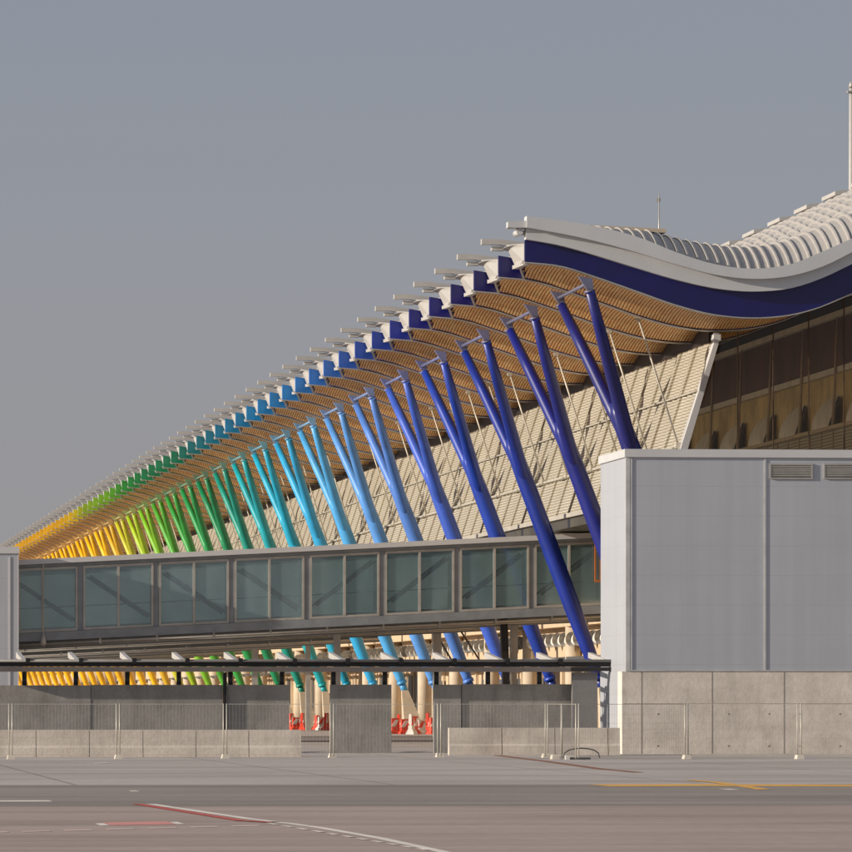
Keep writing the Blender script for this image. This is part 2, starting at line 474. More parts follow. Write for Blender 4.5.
# ---- soffit bay: thin bamboo slats, vaulted upwards between two beams
m = MB()
VA = .50; pitch = .128; x = XB + .05
def sof_z(xx, yy):
    v = VA * math.sin(math.pi * min(1, max(0, yy / BAY))) ** .8 if 0 < yy < BAY else 0
    e = min(1, max(0, (xx - XB - .3) / 1.2))
    ramp_ = .45 * min(1, yy / 8.4) * max(0, 1 - max(0, yy - 8.4) / .55)
    return Z(zb, xx) + .02 + e * v + (1 - e) * ramp_
EU, EY = [0.0, .05, .5, .85, 1.08], [.5, 1.2, 5.6, 8.2, 8.93]
def y_end(xx): return float(np.interp(xx - XB, EU, EY))
def edge_u(yy): return float(np.interp(yy, EY, EU))
while x < 62:
    w = .092; ye = y_end(x); N_ = 8 if x < 50 else 4
    ys = [.36 + (ye - .36) * j / N_ for j in range(N_ + 1)]
    for ya_, yb_ in zip(ys, ys[1:]):
        q0, q1 = (x, ya_, sof_z(x, ya_)), (x + w, ya_, sof_z(x + w, ya_)); r0, r1 = (x, yb_, sof_z(x, yb_)), (x + w, yb_, sof_z(x + w, yb_))
        m.poly([q0, r0, r1, q1])
        m.poly([q0, (q0[0], q0[1], q0[2] + .03), (r0[0], r0[1], r0[2] + .03), r0])
        m.poly([q1, r1, (r1[0], r1[1], r1[2] + .03), (q1[0], q1[1], q1[2] + .03)])
    x += pitch
me_sof = m.mesh('soffit_panel'); me_sof.materials.append(TIMBER)
m = MB()
xs = np.arange(XB + .1, 62, .5); NY_ = 9
for x in xs:
    ye = y_end(x)
    for j in range(NY_):
        yy = .31 + (ye - .31) * j / (NY_ - 1)
        m.v.append((x, yy, sof_z(x, yy) + .14))
for k in range(len(xs) - 1):
    for j in range(NY_ - 1):
        a = k * NY_ + j
        m.f.append((a, a + 1, a + NY_ + 1, a + NY_)); m.sm.append(False)
me_back = m.mesh('backing'); me_back.materials.append(BACKING)
m = MB()   # white outer skin of the bay, twisting inwards towards the next beam, and its lip
e0 = (XB, zte - .12, zbe - .02); e1t = (XB + .28, zte + .43); e1b = (XB + .62, zbe + .45)
t_ = .06
m.hexa([(XB + .004, .31, e0[2]), (XB + .06, .31, e0[2]), (e1b[0] + t_, 8.6, e1b[1]), (e1b[0], 8.6, e1b[1]),
        (XB + .004, .31, e0[1]), (XB + .06, .31, e0[1]), (e1t[0] + t_, 8.85, e1t[1]), (e1t[0], 8.85, e1t[1])])
m.hexa([(XB - .02, .36, zbe - .10), (XB + .2, .36, zbe - .10), (e1b[0] + .14, 8.6, e1b[1] - .16), (e1b[0] - .10, 8.6, e1b[1] - .16),
        (XB - .02, .36, zbe - .022), (XB + .2, .36, zbe - .022), (e1b[0] + .14, 8.6, e1b[1] + .0), (e1b[0] - .10, 8.6, e1b[1] + .0)])
ey = [.4, 2.5, 4.5, 6.5, 8.2, 8.95]
for ya_, yb_ in zip(ey, ey[1:]):
    A_, B_ = XB + edge_u(ya_), XB + edge_u(yb_); za_, zb_2 = sof_z(A_, ya_) - .05, sof_z(B_, yb_) - .05
    m.hexa([(A_ - .07, ya_, za_), (A_ + .02, ya_, za_), (B_ + .02, yb_, zb_2), (B_ - .07, yb_, zb_2), (A_ - .07, ya_, za_ + .1), (A_ + .02, ya_, za_ + .1), (B_ + .02, yb_, zb_2 + .1), (B_ - .07, yb_, zb_2 + .1)])
me_trim = m.mesh('edge_skin'); me_trim.materials.append(WHITE)

# ---- vaulted ribbed roof skin over one bay
PX_ = [at(v, 240, Y0).x for v in (525, 545, 560, 581, 634, 659, 728)]
CR_ = [.1, .25, .75, 1.34, 1.85, 2.10, 2.12]; BA_ = [-.36, -.30, .45, .72, .72, .72, .72]; SW_ = [.60, .55, .1, 0, 0, 0, 0]
def skin_z(x, yy):
    c, b_, w_ = (float(np.interp(x, PX_, t)) for t in (CR_, BA_, SW_))
    return b_ + w_ * yy / BAY + max(0, c - b_ - w_ * .5) * math.sin(math.pi * min(1, max(0, yy / BAY))) ** .8
m = MB(); ny = 12
prof = []; x = XB + .1; rp_ = .41
while x < XR:
    prof += [(x, .0), (x + .02, .10), (x + .09, .10), (x + .11, .0)]; x += rp_
for x, h in prof:
    for j in range(ny + 1):
        yy = BAY * j / ny
        m.v.append((x, yy, Z(zt, x) + skin_z(x, yy) + h * (.3 if x < PX_[2] else 1)))
for k in range(len(prof) - 1):
    for j in range(ny):
        a = k * (ny + 1) + j
        m.f.append((a, a + ny + 1, a + ny + 2, a + 1)); m.sm.append(False)
me_vault = m.mesh('roof_skin'); me_vault.materials.append(ROOFM)
m = MB()   # skylight hood on the crest over each beam
m.prism([(56.3, 28.42), (57.7, 28.62), (57.7, 28.80), (56.3, 28.62)], 2.4, 6.6)
m.prism([(56.7, 28.0), (57.5, 28.0), (57.5, 28.59), (56.7, 28.47)], 3.4, 5.6)
me_hood = m.mesh('skylight_hood'); me_hood.materials.append(WHITE)

for k in range(NB):
    y = Y0 + BAY * k
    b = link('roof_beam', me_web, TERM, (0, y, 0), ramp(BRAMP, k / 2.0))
    link('flange', me_fl, b); link('beam_tip', me_tip, b)
    if k < NB - 1:
        s_ = link('soffit_panel', me_sof, TERM, (0, y, 0)); link('backing', me_back, s_); link('edge_skin', me_trim, s_)
        link('roof_skin', me_vault, TERM, (0, y + .001, 0))
    if k >= 1: link('skylight_hood', me_hood, TERM, (0, y, 0))

# gable fascia
g_ = MB(); g_.ribbon(XS, zt(XS) + .003, z2(XS), -.35, .28); fa = g_.build('gable_fascia', FASCIA, TERM, (0, Y0, 0)); fa['label'] = 'curved pale grey fascia along the gable end of the roof'
g_ = MB(); g_.ribbon(XS, z2(XS) + .003, z1(XS), -.62, .26)
g_.prism([p(506.5, 222.6), p(506.5, 228.2), p(524.9, 228.6), p(524.9, 221.5)], -.5, .1)
a = p(519, 232); g_.loft([(a[0], -.3, a[1]), (a[0], 1.0, a[1])], [.14, .14], 10)
g_.build('parapet', FASCIA, TERM, (0, Y0, 0))
# thin beige strip added for sun grazing the vault rim behind the parapet
m = MB(); xs = np.linspace(at(580, 240, Y0 + 4.5).x, at(665, 240, Y0 + 4.5).x, 12)
zz_ = np.array([at(426, 1, 1).z * 0 + v for v in np.linspace(at(580, 225.0, Y0 + 4.5).z, at(665, 229.4, Y0 + 4.5).z, 12)])
m.ribbon(xs, zz_ - .16, zz_, Y0 + 4.2, Y0 + 6.0)
m.build('sunlit_rim_strip', BEIGEC, TERM)

# ------------------------------------------------------------------ slanted Y supports
NC = 38
nearT = at(586, 274, Y0); farT = at(558, 290.5, Y0 + BAY)
col3 = at(548, 678, Y0 + 58.5)
XT = (nearT.x + farT.x) / 2 + .1; XC = col3.x; ZC = col3.z
XTOPA = XT - (XC - XT) * .06
def onaxis(z): return XC + .10 + (XTOPA + .42 - XC - .10) * (z - ZC) / (18.4 - ZC)
ZTOP = Z(zb, XT) - .08
def lean(y, z, dx=0): return (onaxis(z) + dx, y, z)
zm = 13.7
m = MB()
m.loft([lean(0, ZC - .1), lean(0, ZC + .25), lean(0, ZC + 1.2), lean(0, 6.3), lean(0, 9.0), lean(0, 12.2), lean(0, zm), lean(0, zm + .5)],
       [.24, .27, .33, .40, .41, (.40, .42), (.36, .42), (.2, .25)], 22)
me_tr = m.mesh('support_column'); me_tr.materials.append(PAINT)
zh = ZTOP - .62; XHEAD = XTOPA + .24
def arm(sg):
    m = MB(); m.loft([lean(sg * .02, zm - 2.2), lean(sg * .22, zm - 1.0), lean(sg * 1.25, zm + .4), lean(sg * 3.1, (zm + zh) / 2 + .55), lean(sg * 4.5, zh)],
                     [(.20, .20), (.30, .30), (.29, .29), (.25, .25), (.19, .19)], 18)
    h = m.mesh('arm'); h.materials.append(PAINT); return h
me_fa, me_na = arm(1), arm(-1)
def head(y):
    m = MB(); x1, z1_ = onaxis(zh), zh; x2 = XHEAD
    m.loft([(x1, y, zh - .03), (x1 - .02, y, zh + .07)], [.23, .23], 12)
    m.hexa([(x1 - .13, y - .12, zh + .1), (x1 + .14, y - .12, zh + .1), (x1 + .14, y + .12, zh + .1), (x1 - .13, y + .12, zh + .1),
            (x2 - .30, y - .16, ZTOP), (x2 + .26, y - .16, ZTOP - .08), (x2 + .26, y + .16, ZTOP - .08), (x2 - .30, y + .16, ZTOP)])
    return m
me_h = []
for y in (-4.35, 4.65):
    h = head(y).mesh('arm_head'); h.materials.append(PAINT); me_h.append(h)
m = MB(); x2 = XHEAD + .05
m.tube((x2, -4.3, ZTOP - .3), (x2, 4.6, ZTOP - .3), .075, 10); me_tie = m.mesh('tie_bar'); me_tie.materials.append(PAINT)
m = MB()
m.loft([lean(0, ZC - .12), lean(0, ZC + .06)], [.31, .31], 14); m.loft([lean(0, ZC - .55), lean(0, ZC - .1)], [.2, .22], 12)
me_col = m.mesh('collar'); me_col.materials.append(PAINT)
m = MB(); cx = onaxis(ZC - .5)
zt_, zlo = ZC - .5, 0.0
m.hexa([(cx - .05, -.8, zlo), (cx + 1.25, -.8, zlo), (cx + 1.25, .8, zlo), (cx - .05, .8, zlo), (cx - .2, -.22, zt_), (cx + .2, -.22, zt_), (cx + .2, .22, zt_), (cx - .2, .22, zt_)])
me_ft = m.mesh('concrete_foot'); me_ft.materials.append(BEIGEC)
NAMES = ['indigo', 'indigo', 'deep blue', 'royal blue', 'violet blue', 'cornflower blue', 'light blue', 'sky blue', 'sky blue', 'cyan', 'turquoise', 'teal', 'green', 'green', 'mid green', 'light green', 'lime', 'lime yellow', 'yellow lime', 'yellow', 'golden yellow']
for i in range(NC):
    y = Y0 + 18 * i + 4.5; c = ramp(RAMP, i)
    t = link('support_column', me_tr, TERM, (0, y, 0), c)
    t['label'] = (NAMES[i] if i < len(NAMES) else 'orange yellow') + ' leaning Y shaped steel support on a concrete foot'
    lt = tuple(min(1, v * .6 + .16) for v in c[:3]) + (1,)
    dk = c
    link('arm', me_na, t, color=dk); link('arm', me_fa, t, color=c)
    link('arm_head', me_h[0], t, color=lt); link('arm_head', me_h[1], t, color=lt)
    link('tie_bar', me_tie, t, color=lt); link('collar', me_col, t, color=c); link('concrete_foot', me_ft, t)

# ------------------------------------------------------------------ facade
YF0, YF1 = Y0 + BAY, Y0 + BAY * (NB - 1)
T1 = at(716, 341, YF0); T0 = at(683, 445, YF0)
sx = (T1.x - T0.x) / (T1.z - T0.z)
ZS = 10.5
xs_at = lambda z: T1.x + (z - T1.z) * sx
m = MB(); y = YF0 + .3; j = 0
while y < YF1 - 2:
    w = 1.5; d = .10
    i = len(m.v)
    for (zv, xv) in ((ZS, xs_at(ZS)), (T1.z, T1.x)):
        m.v += [(xv, y, zv), (xv - d, y + w * .62, zv), (xv, y + w, zv)]
    m.f += [(i, i + 3, i + 4, i + 1), (i + 1, i + 4, i + 5, i + 2)]; m.sm += [False, False]
    y += w; j += 1
scr = m.build('louvre_screen', LOUVRE, TERM); scr['label'] = 'long inclined beige louvre screen under the soffit'
m = MB(); y = YF0 + 4.8
while y < YF1 - 2:
    pr = .13
    m.hexa([(xs_at(ZS) - pr, y, ZS), (xs_at(ZS) - .003, y, ZS), (xs_at(ZS) - .003, y + .12, ZS), (xs_at(ZS) - pr, y + .12, ZS),
            (T1.x - pr, y, T1.z), (T1.x - .003, y, T1.z), (T1.x - .003, y + .12, T1.z), (T1.x - pr, y + .12, T1.z)])
    y += 4.5
m.build('seam', LOUVRE, scr)['kind'] = 'stuff'
m = MB()
for z_, r in ((12.6, .045), (14.9, .03), (ZS + .1, .1)):
    m.box(xs_at(z_) - .22, xs_at(z_) - .12, YF0, YF1, z_ - r, z_ + r)
k = 0
while YF0 + 9 * k < YF1 - 10:
    y = YF0 + 9 * k
    m.box(xs_at(12.6) - .34, xs_at(12.6) - .02, y + .8, y + 2.6, 12.52, 12.58); m.box(xs_at(12.6) - .3, xs_at(12.6) - .02, y - .1, y + .1, 12.5, 12.75)
    k += 1
m.build('rail', STEELL, scr)
# clerestory strip coloured dark for the shadow between screen and soffit
m = MB(); m.box(T1.x + .3, T1.x + .5, YF0 + 4, YF1, T1.z - .3, T1.z + 2.2); m.build('shaded_clerestory', DARKIN, TERM)
# inclined end post
m = MB()
xb_ = xs_at(3.0)
m.hexa([(xb_ - .1, YF0 - .35, 3.0), (xb_ + .46, YF0 - .35, 3.0), (xb_ + .46, YF0 + .35, 3.0), (xb_ - .1, YF0 + .35, 3.0),
        (T1.x - .10, YF0 - .35, T1.z), (T1.x + .09, YF0 - .35, T1.z), (T1.x + .09, YF0 + .35, T1.z), (T1.x - .10, YF0 + .35, T1.z)])
m.box(T1.x - .15, T1.x + .15, YF0 - .36, YF0 + .36, T1.z + .002, T1.z + .26)
m.box(T1.x - .10, T1.x + .10, YF0 - .2, YF0 + .2, T1.z + .265, Z(zb, T1.x) - .1)
e = m.build('end_post', FASCIA, TERM); e['label'] = 'leaning pale grey end post where the louvre screen stops'
# thin diagonal rods, one per beam
A = at(638, 317, YF0); B = at(684, 444, YF0)
m = MB(); m.tube((A.x, 0, Z(zb, A.x) - .05), (B.x - .25, 0, B.z), .042, 8); m.box(A.x - .1, A.x + .1, -.1, .1, Z(zb, A.x) - .2, Z(zb, A.x) - .06)
m.loft([(B.x - .40, 0, B.z - .05), (B.x - .15, 0, B.z - .10)], [.09, .09], 8)
me_rod = m.mesh('diagonal_rod'); me_rod.materials.append(STEELL)
for k in range(1, 60): link('diagonal_rod', me_rod, TERM, (0, Y0 + BAY * k, 0))

# recessed upper floor, glazing and beige ground floor below the screen
m = MB(); m.box(xs_at(ZS) + .0, 44.0, YF0 + .3, YF1, ZS - .45, ZS - .005); m.build('floor_slab', OLIVE, TERM)
m = MB(); m.box(43.0, 43.3, YF0 + .5, YF1, 6.9, ZS - .455); gz = m.build('upper_glazing', OLIVE, TERM)
m = MB()
for k in range(120): m.box(42.9, 42.995, YF0 + 1 + 3 * k, YF0 + 1.12 + 3 * k, 6.9, ZS - .5)
m.box(42.86, 42.995, YF0 + .5, YF1, 8.6, 8.75)
m.build('glazing_bar', DSTEEL, gz)
m = MB(); m.box(41.2, 43.6, YF0 + .4, YF1, 5.75, 6.88); m.box(42.0, 43.4, YF0 + .4, YF1, 4.2, 5.74)
m.build('spandrel_band', BEIGE, TERM)
m = MB(); m.box(43.2, 43.6, YF0 + .4, YF1, .0, 4.19)
gf = m.build('ground_floor_wall', BEIGE, TERM)
m = MB(); rnd = random.Random(3)
y = YF0 + 4
while y < 760:
    w = rnd.choice([1.6, 2.4, 3.4]); m = MB(); m.box(43.1, 43.195, y, y + w, .05, rnd.choice([2.5, 3.2, 3.6])); y += w + rnd.choice([1.5, 3, 5])
    m.build('doorway', DSTEEL, gf)
m = MB(); m.box(43.02, 43.195, 0, .3, 0, 4.1); me_pl = m.mesh('pilaster'); me_pl.materials.append(BEIGEC)
for k in range(90): link('pilaster', me_pl, gf, (0, YF0 + 2.2 + 4.5 * k, 0))
m = MB(); m.tube((0, 0, 0), (0, 0, 5.74), .42, 20); me_rc = m.mesh('round_column'); me_rc.materials.append(BEIGEC)
for k in range(34): link('round_column', me_rc, TERM, (41.6, Y0 + 13.5 + 18 * k, 0))
m = MB(); ax = Vector((-.62, -.62, .0)).normalized()
for r0, r1, l0, l1 in ((.30, .37, -.1, .45), (.37, .37, .45, .52)):
    m.loft([ax * l0, ax * l1], [r0, r1], 16, cap=False)
m.loft([ax * .52, ax * .30], [.37, .25], 16, cap=False)
m.loft([ax * .28, ax * .29], [.27, .27], 16)
me_noz = m.mesh('air_nozzle'); me_noz.materials.append(STEEL)
for k in range(90): link('air_nozzle', me_noz, TERM, (41.75, YF0 + 3 + 2.75 * k, 5.1))
m = MB(); m.box(41.2, 41.6, YF0 + .4, YF1, 4.05, 4.2); m.build('cable_tray', DSTEEL, TERM)

# inner facade seen through the end glazing
XI = 47.6
m = MB(); m.box(XI, XI + .3, YF0 - 5 + 6, 430, 0, 16.5); wi = m.build('inner_wall', m_simple('inner_olive_timber', S(206, 180, 118), .5, var=.3, scale=.5), TERM)
iz = lambda r: HC + r * XI / math.cos(TH) * 1.0
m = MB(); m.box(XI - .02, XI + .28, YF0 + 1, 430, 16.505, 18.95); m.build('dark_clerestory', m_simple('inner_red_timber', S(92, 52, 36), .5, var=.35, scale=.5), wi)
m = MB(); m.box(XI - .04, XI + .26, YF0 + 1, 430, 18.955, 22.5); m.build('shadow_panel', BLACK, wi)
m = MB()
for z_ in (16.5, 18.95): m.box(XI - .3, XI - .05, YF0 + 1, 430, z_ - .13, z_ + .13)
m.build('pale_rail', WHITP, wi)
m = MB(); m.box(XI - .75, XI - .7, YF0 + 1, 430, 9.0, 13.8); m.build('inner_screen', LOUVRE, wi)
m = MB(); m.box(XI - .85, XI - .6, YF0 + 1, 430, 13.805, 13.98)
for k in range(60): m.box(XI - .8, XI - .755, YF0 + 2 + 3 * k, YF0 + 2.1 + 3 * k, 9, 13.8)
m.build('screen_rail', BEIGEC, wi)
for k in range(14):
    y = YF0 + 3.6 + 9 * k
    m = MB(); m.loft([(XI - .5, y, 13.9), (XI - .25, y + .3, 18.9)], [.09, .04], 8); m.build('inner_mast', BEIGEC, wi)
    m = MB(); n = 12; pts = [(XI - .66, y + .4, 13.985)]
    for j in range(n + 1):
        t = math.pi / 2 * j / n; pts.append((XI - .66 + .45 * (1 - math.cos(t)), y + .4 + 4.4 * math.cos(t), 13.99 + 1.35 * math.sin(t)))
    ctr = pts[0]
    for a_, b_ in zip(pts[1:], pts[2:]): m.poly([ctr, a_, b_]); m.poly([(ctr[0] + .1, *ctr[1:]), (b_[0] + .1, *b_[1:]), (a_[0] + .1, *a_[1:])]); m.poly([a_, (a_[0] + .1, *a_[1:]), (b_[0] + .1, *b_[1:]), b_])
    m.build('sun_patch_panel', WHITP, wi)  # pale quarter arc standing in for a sunlit patch on the inner wall
# end glazing in the plane of the second beam
m = MB(); xs = np.arange(T1.x + .2, 62, .5)
for a_, b_ in zip(xs, xs[1:]):
    m.poly([(a_, YF0 + .1, 0), (b_, YF0 + .1, 0), (b_, YF0 + .1, Z(zb, b_) - .08), (a_, YF0 + .1, Z(zb, a_) - .08)])
m.poly([(xs_at(0) + .3, YF0 + .1, 0), (T1.x + .199, YF0 + .1, 0), (T1.x + .199, YF0 + .1, T1.z - .3)])
eg = m.build('end_glazing', ENDGL, TERM); eg['label'] = 'dark tinted gable glass right of the leaning end post'
m = MB()
for k in range(24):
    x = T1.x + .9 + 1.5 * k
    if x < 61: m.box(x, x + .045, YF0 - .0, YF0 + .08, 0, Z(zb, x) - .1)
m.build('mullion', m_simple('bronze_mullion', S(70, 52, 36), .4), eg)
# far and rear closing walls so the hall is enclosed
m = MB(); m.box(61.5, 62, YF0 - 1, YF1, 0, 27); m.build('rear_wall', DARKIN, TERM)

# aerial and white mast on the roof
m = MB(); q = at(659, 240, 262); m.loft([(q.x, q.y, q.z - 1.5), (q.x, q.y, q.z + 1.95)], [.045, .022], 8); m.box(q.x - .1, q.x + .06, q.y, q.y + .05, q.z + 1.6, q.z + 1.75)
tag(m.build('roof_aerial', STEEL), 'thin aerial rising behind the curved roof parapet', 'aerial')
mq = at(851.5, 186, 420)
M_ = empty('white_mast', (mq.x, mq.y, 0), 'tall white mast standing behind the roof crest at the right edge', 'mast')
m = MB(); m.loft([(0, 0, 0), (0, 0, 29), (0, 0, at(850, 88, 420).z)], [.35, .22, .16], 12); m.build('pole', WHITE, M_)
m = MB(); m.box(-.28, .28, -.28, .28, at(850, 93, 420).z, at(850, 91, 420).z); m.loft([(0, 0, at(850, 88, 420).z), (0, 0, at(850, 82, 420).z)], [.22, .12], 10); m.build('beacon', STEEL, M_)

# ------------------------------------------------------------------ glazed walkways
SL = -.0474 * 1.0
def walkway(yf, x_left, x_right, detail, label, zoff=0.0):
    """yf: distance of its front face; heights follow the first walkway's slope in metres"""
    root = empty('glazed_walkway', (x_left, yf, 0), label, 'walkway', 'glazed walkways crossing in front of the terminal')
    Lx = lambda x: x - x_left
    pz = at(18, 560, 299.5); px_ = at(600, 532.5, 299.5)
    k = (px_.z - pz.z) / (px_.x - pz.x)
    top = lambda x: pz.z + (x - pz.x) * k + zoff
    H = 3.50
    def band(m, x0, x1, y0, y1, d0, d1):      # d = metres below the roof edge
        m.hexa([(Lx(x0), y0, top(x0) - d1), (Lx(x1), y0, top(x1) - d1), (Lx(x1), y1, top(x1) - d1), (Lx(x0), y1, top(x0) - d1),
                (Lx(x0), y0, top(x0) - d0), (Lx(x1), y0, top(x1) - d0), (Lx(x1), y1, top(x1) - d0), (Lx(x0), y1, top(x0) - d0)])
    xl, xr = x_left, x_right
    m = MB(); band(m, xl, xr, -.22, 3.3, 0, .24); m.build('roof', FASCIA, root)
    m = MB(); band(m, xl, xr, -.02, 3.1, .243, .40); band(m, xl, xr, -.12, 3.15, H - .02, H + .38); m.build('deck_beam', WSTEEL, root)
    m = MB(); band(m, xl, xr, .12, 2.95, H - .24, H - .03); m.build('floor', DSTEEL, root)
    P0 = at(80.5, 600, 299.5).x; PW = at(156.2, 600, 299.5).x - P0
    posts = [P0 + PW * j for j in range(-1, 12) if xl < P0 + PW * j < xr - .1]
    edges = [xl] + posts + [xr]
    fr = MB(); pst = MB(); br = MB(); hr = MB()
    for j, (a, b) in enumerate(zip(edges, edges[1:])):
        g = .13 if detail else .1
        a_ = a + (g if j else 0); b_ = b - (g if j < len(edges) - 2 else 0)
        if b_ - a_ < .3: continue
        gl = MB(); band(gl, a_ + .1, b_ - .1, .04, .06, .53, H - .14); gl.build('glass_pane', GLASS, root)
        band(fr, a_, b_, -.04, .08, .42, .53); band(fr, a_, b_, -.04, .08, H - .14, H - .03)
        band(fr, a_, a_ + .1, -.039, .079, .532, H - .142); band(fr, b_ - .1, b_, -.039, .079, .532, H - .142)
        mid = b - PW / 2 if j == 0 else (a_ + b_) / 2 if j < len(edges) - 2 else a + PW / 2
        if a_ + .3 < mid < b_ - .3: band(fr, mid - .055, mid + .055, -.06, .078, .532, H - .142)
        if detail:
            xa_, xb_2 = (b - PW, b) if j == 0 else (a, a + PW)
            sgn = -1 if (a + b) / 2 < at(308, 600, 299.5).x else 1
            u0, u1 = max(xa_ + .45, a), min(xb_2 - .25, b)
            z_ = lambda x: top(x) - H + .35 + (H - .95) * (((x - xa_) / PW) if sgn > 0 else (1 - (x - xa_) / PW))
            br.loft([(Lx(u0), .2, z_(u0)), (Lx(u1), .2, z_(u1))], [.075, .075], 6)
            br.loft([(Lx(u0), 2.6, z_(u0)), (Lx(u1), 2.6, z_(u1))], [.06, .06], 6)
            band(hr, a_, b_, .3, .35, 2.28, 2.34)
            band(hr, a_ + .05, b_ - .05, .12, .16, .54, .78)
    for x in posts:
        pst = MB(); band(pst, x - .12, x + .12, .0, .2, .41, H - .03)
        if detail:
            ip = MB(); ip.box(Lx(x) - .13, Lx(x) + .13, 2.7, 2.9, top(x) - H + .1, top(x) - .42); ip.build('inner_post', WSTEEL, root)
        pst.build('post', WSTEEL, root)
    fr.build('window_frame', STEEL, root); pass
    if detail:
        br.build('brace', m_simple('brace_steel', S(34, 40, 44), .5), root); hr.build('handrail', m_simple('teal_rail', S(90, 112, 114), .5), root)
    m = MB(); band(m, xl, xr, 2.96, 3.0, .42, H - .05); m.build('back_glazing', BACKGL, root)
    # service pipe under the deck, carried on clips
    m = MB(); a, b = xl, xr
    m.loft([(Lx(a), .15, top(a) - H - .52), (Lx(b), .15, top(b) - H - .52)], [.075, .075], 8)
    m.loft([(Lx(a), .9, top(a) - H - .62), (Lx(b), .9, top(b) - H - .62)], [.06, .06], 8)
    x = xl + 1.2
    while x < xr:
        m.box(Lx(x) - .05, Lx(x) + .05, .05, .25, top(x) - H - .64, top(x) - H - .37); x += 2.7
    m.build('service_pipe', STEEL, root)
    m = MB(); band(m, xl, xr, 1.1, 2.2, H + .385, H + .75); m.build('spine_girder', WSTEEL, root)
    return root, top, H
XLW = at(18, 600, 299.5).x
LBL = ['front glazed walkway with teal windows between the grey tower and the metal clad block',
       'second glazed walkway, its deck edge showing just under the front walkway',
       'third glazed walkway, a thin deck line lower down behind the second',
       'fourth glazed walkway far along the terminal, behind the green supports',
       'fifth glazed walkway near the lime supports, just above the black canopy rail',
       'farthest glazed walkway, lowest deck line above the black canopy rail']
WALK = []
for i, y in enumerate((299.5, 336.0, 408.0, 444.0, 516.0, 552.0)):
    w, top, H = walkway(y, XLW if i == 0 else XLW - 2, 42.5, i == 0, LBL[i])
    WALK.append(w)
# supports of the walkways
def trestle(walk_i, pxs, y, top_px, mat, w, name='support_post', tp=None):
    root = WALK[walk_i]
    p0 = at(pxs[0], top_px, y); p1 = at(pxs[1], 690, y)
    m = MB(); o = root.location
    m.hexa([(p1.x - w / 2 - o.x, y - .25 - o.y, 0), (p1.x + w / 2 - o.x, y - .25 - o.y, 0), (p1.x + w / 2 - o.x, y + .25 - o.y, 0), (p1.x - w / 2 - o.x, y + .25 - o.y, 0),
            (p0.x - w / 2 - o.x, y - .25 - o.y, p0.z), (p0.x + w / 2 - o.x, y - .25 - o.y, p0.z), (p0.x + w / 2 - o.x, y + .25 - o.y, p0.z), (p0.x - w / 2 - o.x, y + .25 - o.y, p0.z)])
    return m.build(name, mat, root)
trestle(0, (514.5, 511.5), 301.2, 615, STEEL, .34); trestle(0, (503.5, 508), 300.6, 617, BLACK, .34)
trestle(1, (437, 437), 337.6, 624, STEEL, .42); trestle(0, (337, 337), 301.2, 626, STEEL, .30)
trestle(2, (255, 255), 409.5, 646, STEEL, .35); trestle(2, (308, 308), 409.5, 642, STEEL, .3)
m = MB(); o = WALK[1].location
for (a, b) in (((455, 622), (480, 661)), ((432, 626), (452, 661))):
    p0, p1 = at(*a, 337.6), at(*b, 337.6)
    m.tube((p0.x - o.x, p0.y - o.y, p0.z), (p1.x - o.x, p1.y - o.y, p1.z), .05, 6)
m.build('diagonal_brace', DSTEEL, WALK[1])
# lamp hanging below the front walkway
q = at(43.3, 640, 299.2); o = WALK[0].location
m = MB(); m.tube((q.x - o.x, -.3, q.z + 3.6), (q.x - o.x, -.3, q.z + .25), .03, 6); m.build('lamp_stem', STEEL, WALK[0])
m = MB(); m.loft([(q.x - o.x, -.3, q.z + .25), (q.x - o.x, -.3, q.z - .02), (q.x - o.x, -.3, q.z - .2), (q.x - o.x, -.3, q.z - .27)], [.06, .14, .14, .06], 12); m.build('dome_lamp', STEEL, WALK[0])
# orange framed opening at the right end of the front walkway
q0, q1 = at(594.5, 541, 299.2), at(600.5, 580, 299.2)
m = MB(); yy = -.35
m.box(q0.x - o.x, q0.x + .07 - o.x, yy, yy + .1, q1.z, q0.z); m.box(q1.x - .04 - o.x, q1.x + .05 - o.x, yy, yy + .1, q1.z, q0.z)
m.box(q0.x - o.x, q1.x - o.x + .05, yy - .01, yy + .09, q1.z - .1, q1.z - .002); m.box(q0.x - o.x, q1.x - o.x + .05, yy - .01, yy + .09, q0.z + .002, q0.z + .1)
m.build('orange_frame', ORANGE, WALK[0])

# ------------------------------------------------------------------ grey stair tower at the left edge
tr = at(18, 600, 297.0)
TW = empty('stair_tower', (tr.x - 5, 297, 0), 'grey metal clad tower at the left edge where the walkway starts', 'tower')
ztw = at(10, 553.5, 297).z
m = MB(); m.box(-6, 5, 0, 8, 0, ztw); m.build('wall', CLAD, TW)
m = MB(); m.box(-6.05, 5.06, -.06, 8.05, ztw + .002, at(10, 546.5, 297).z); m.build('roof_cap', FASCIA, TW)
m = MB(); m.box(5.002, 5.03, -.02, .1, 0, ztw - .002); xx = at(9.5, 600, 297).x - (tr.x - 5); m.box(xx - .04, xx + .04, -.03, -.002, 0, ztw - .15); m.build('corner_trim', FASCIA, TW)

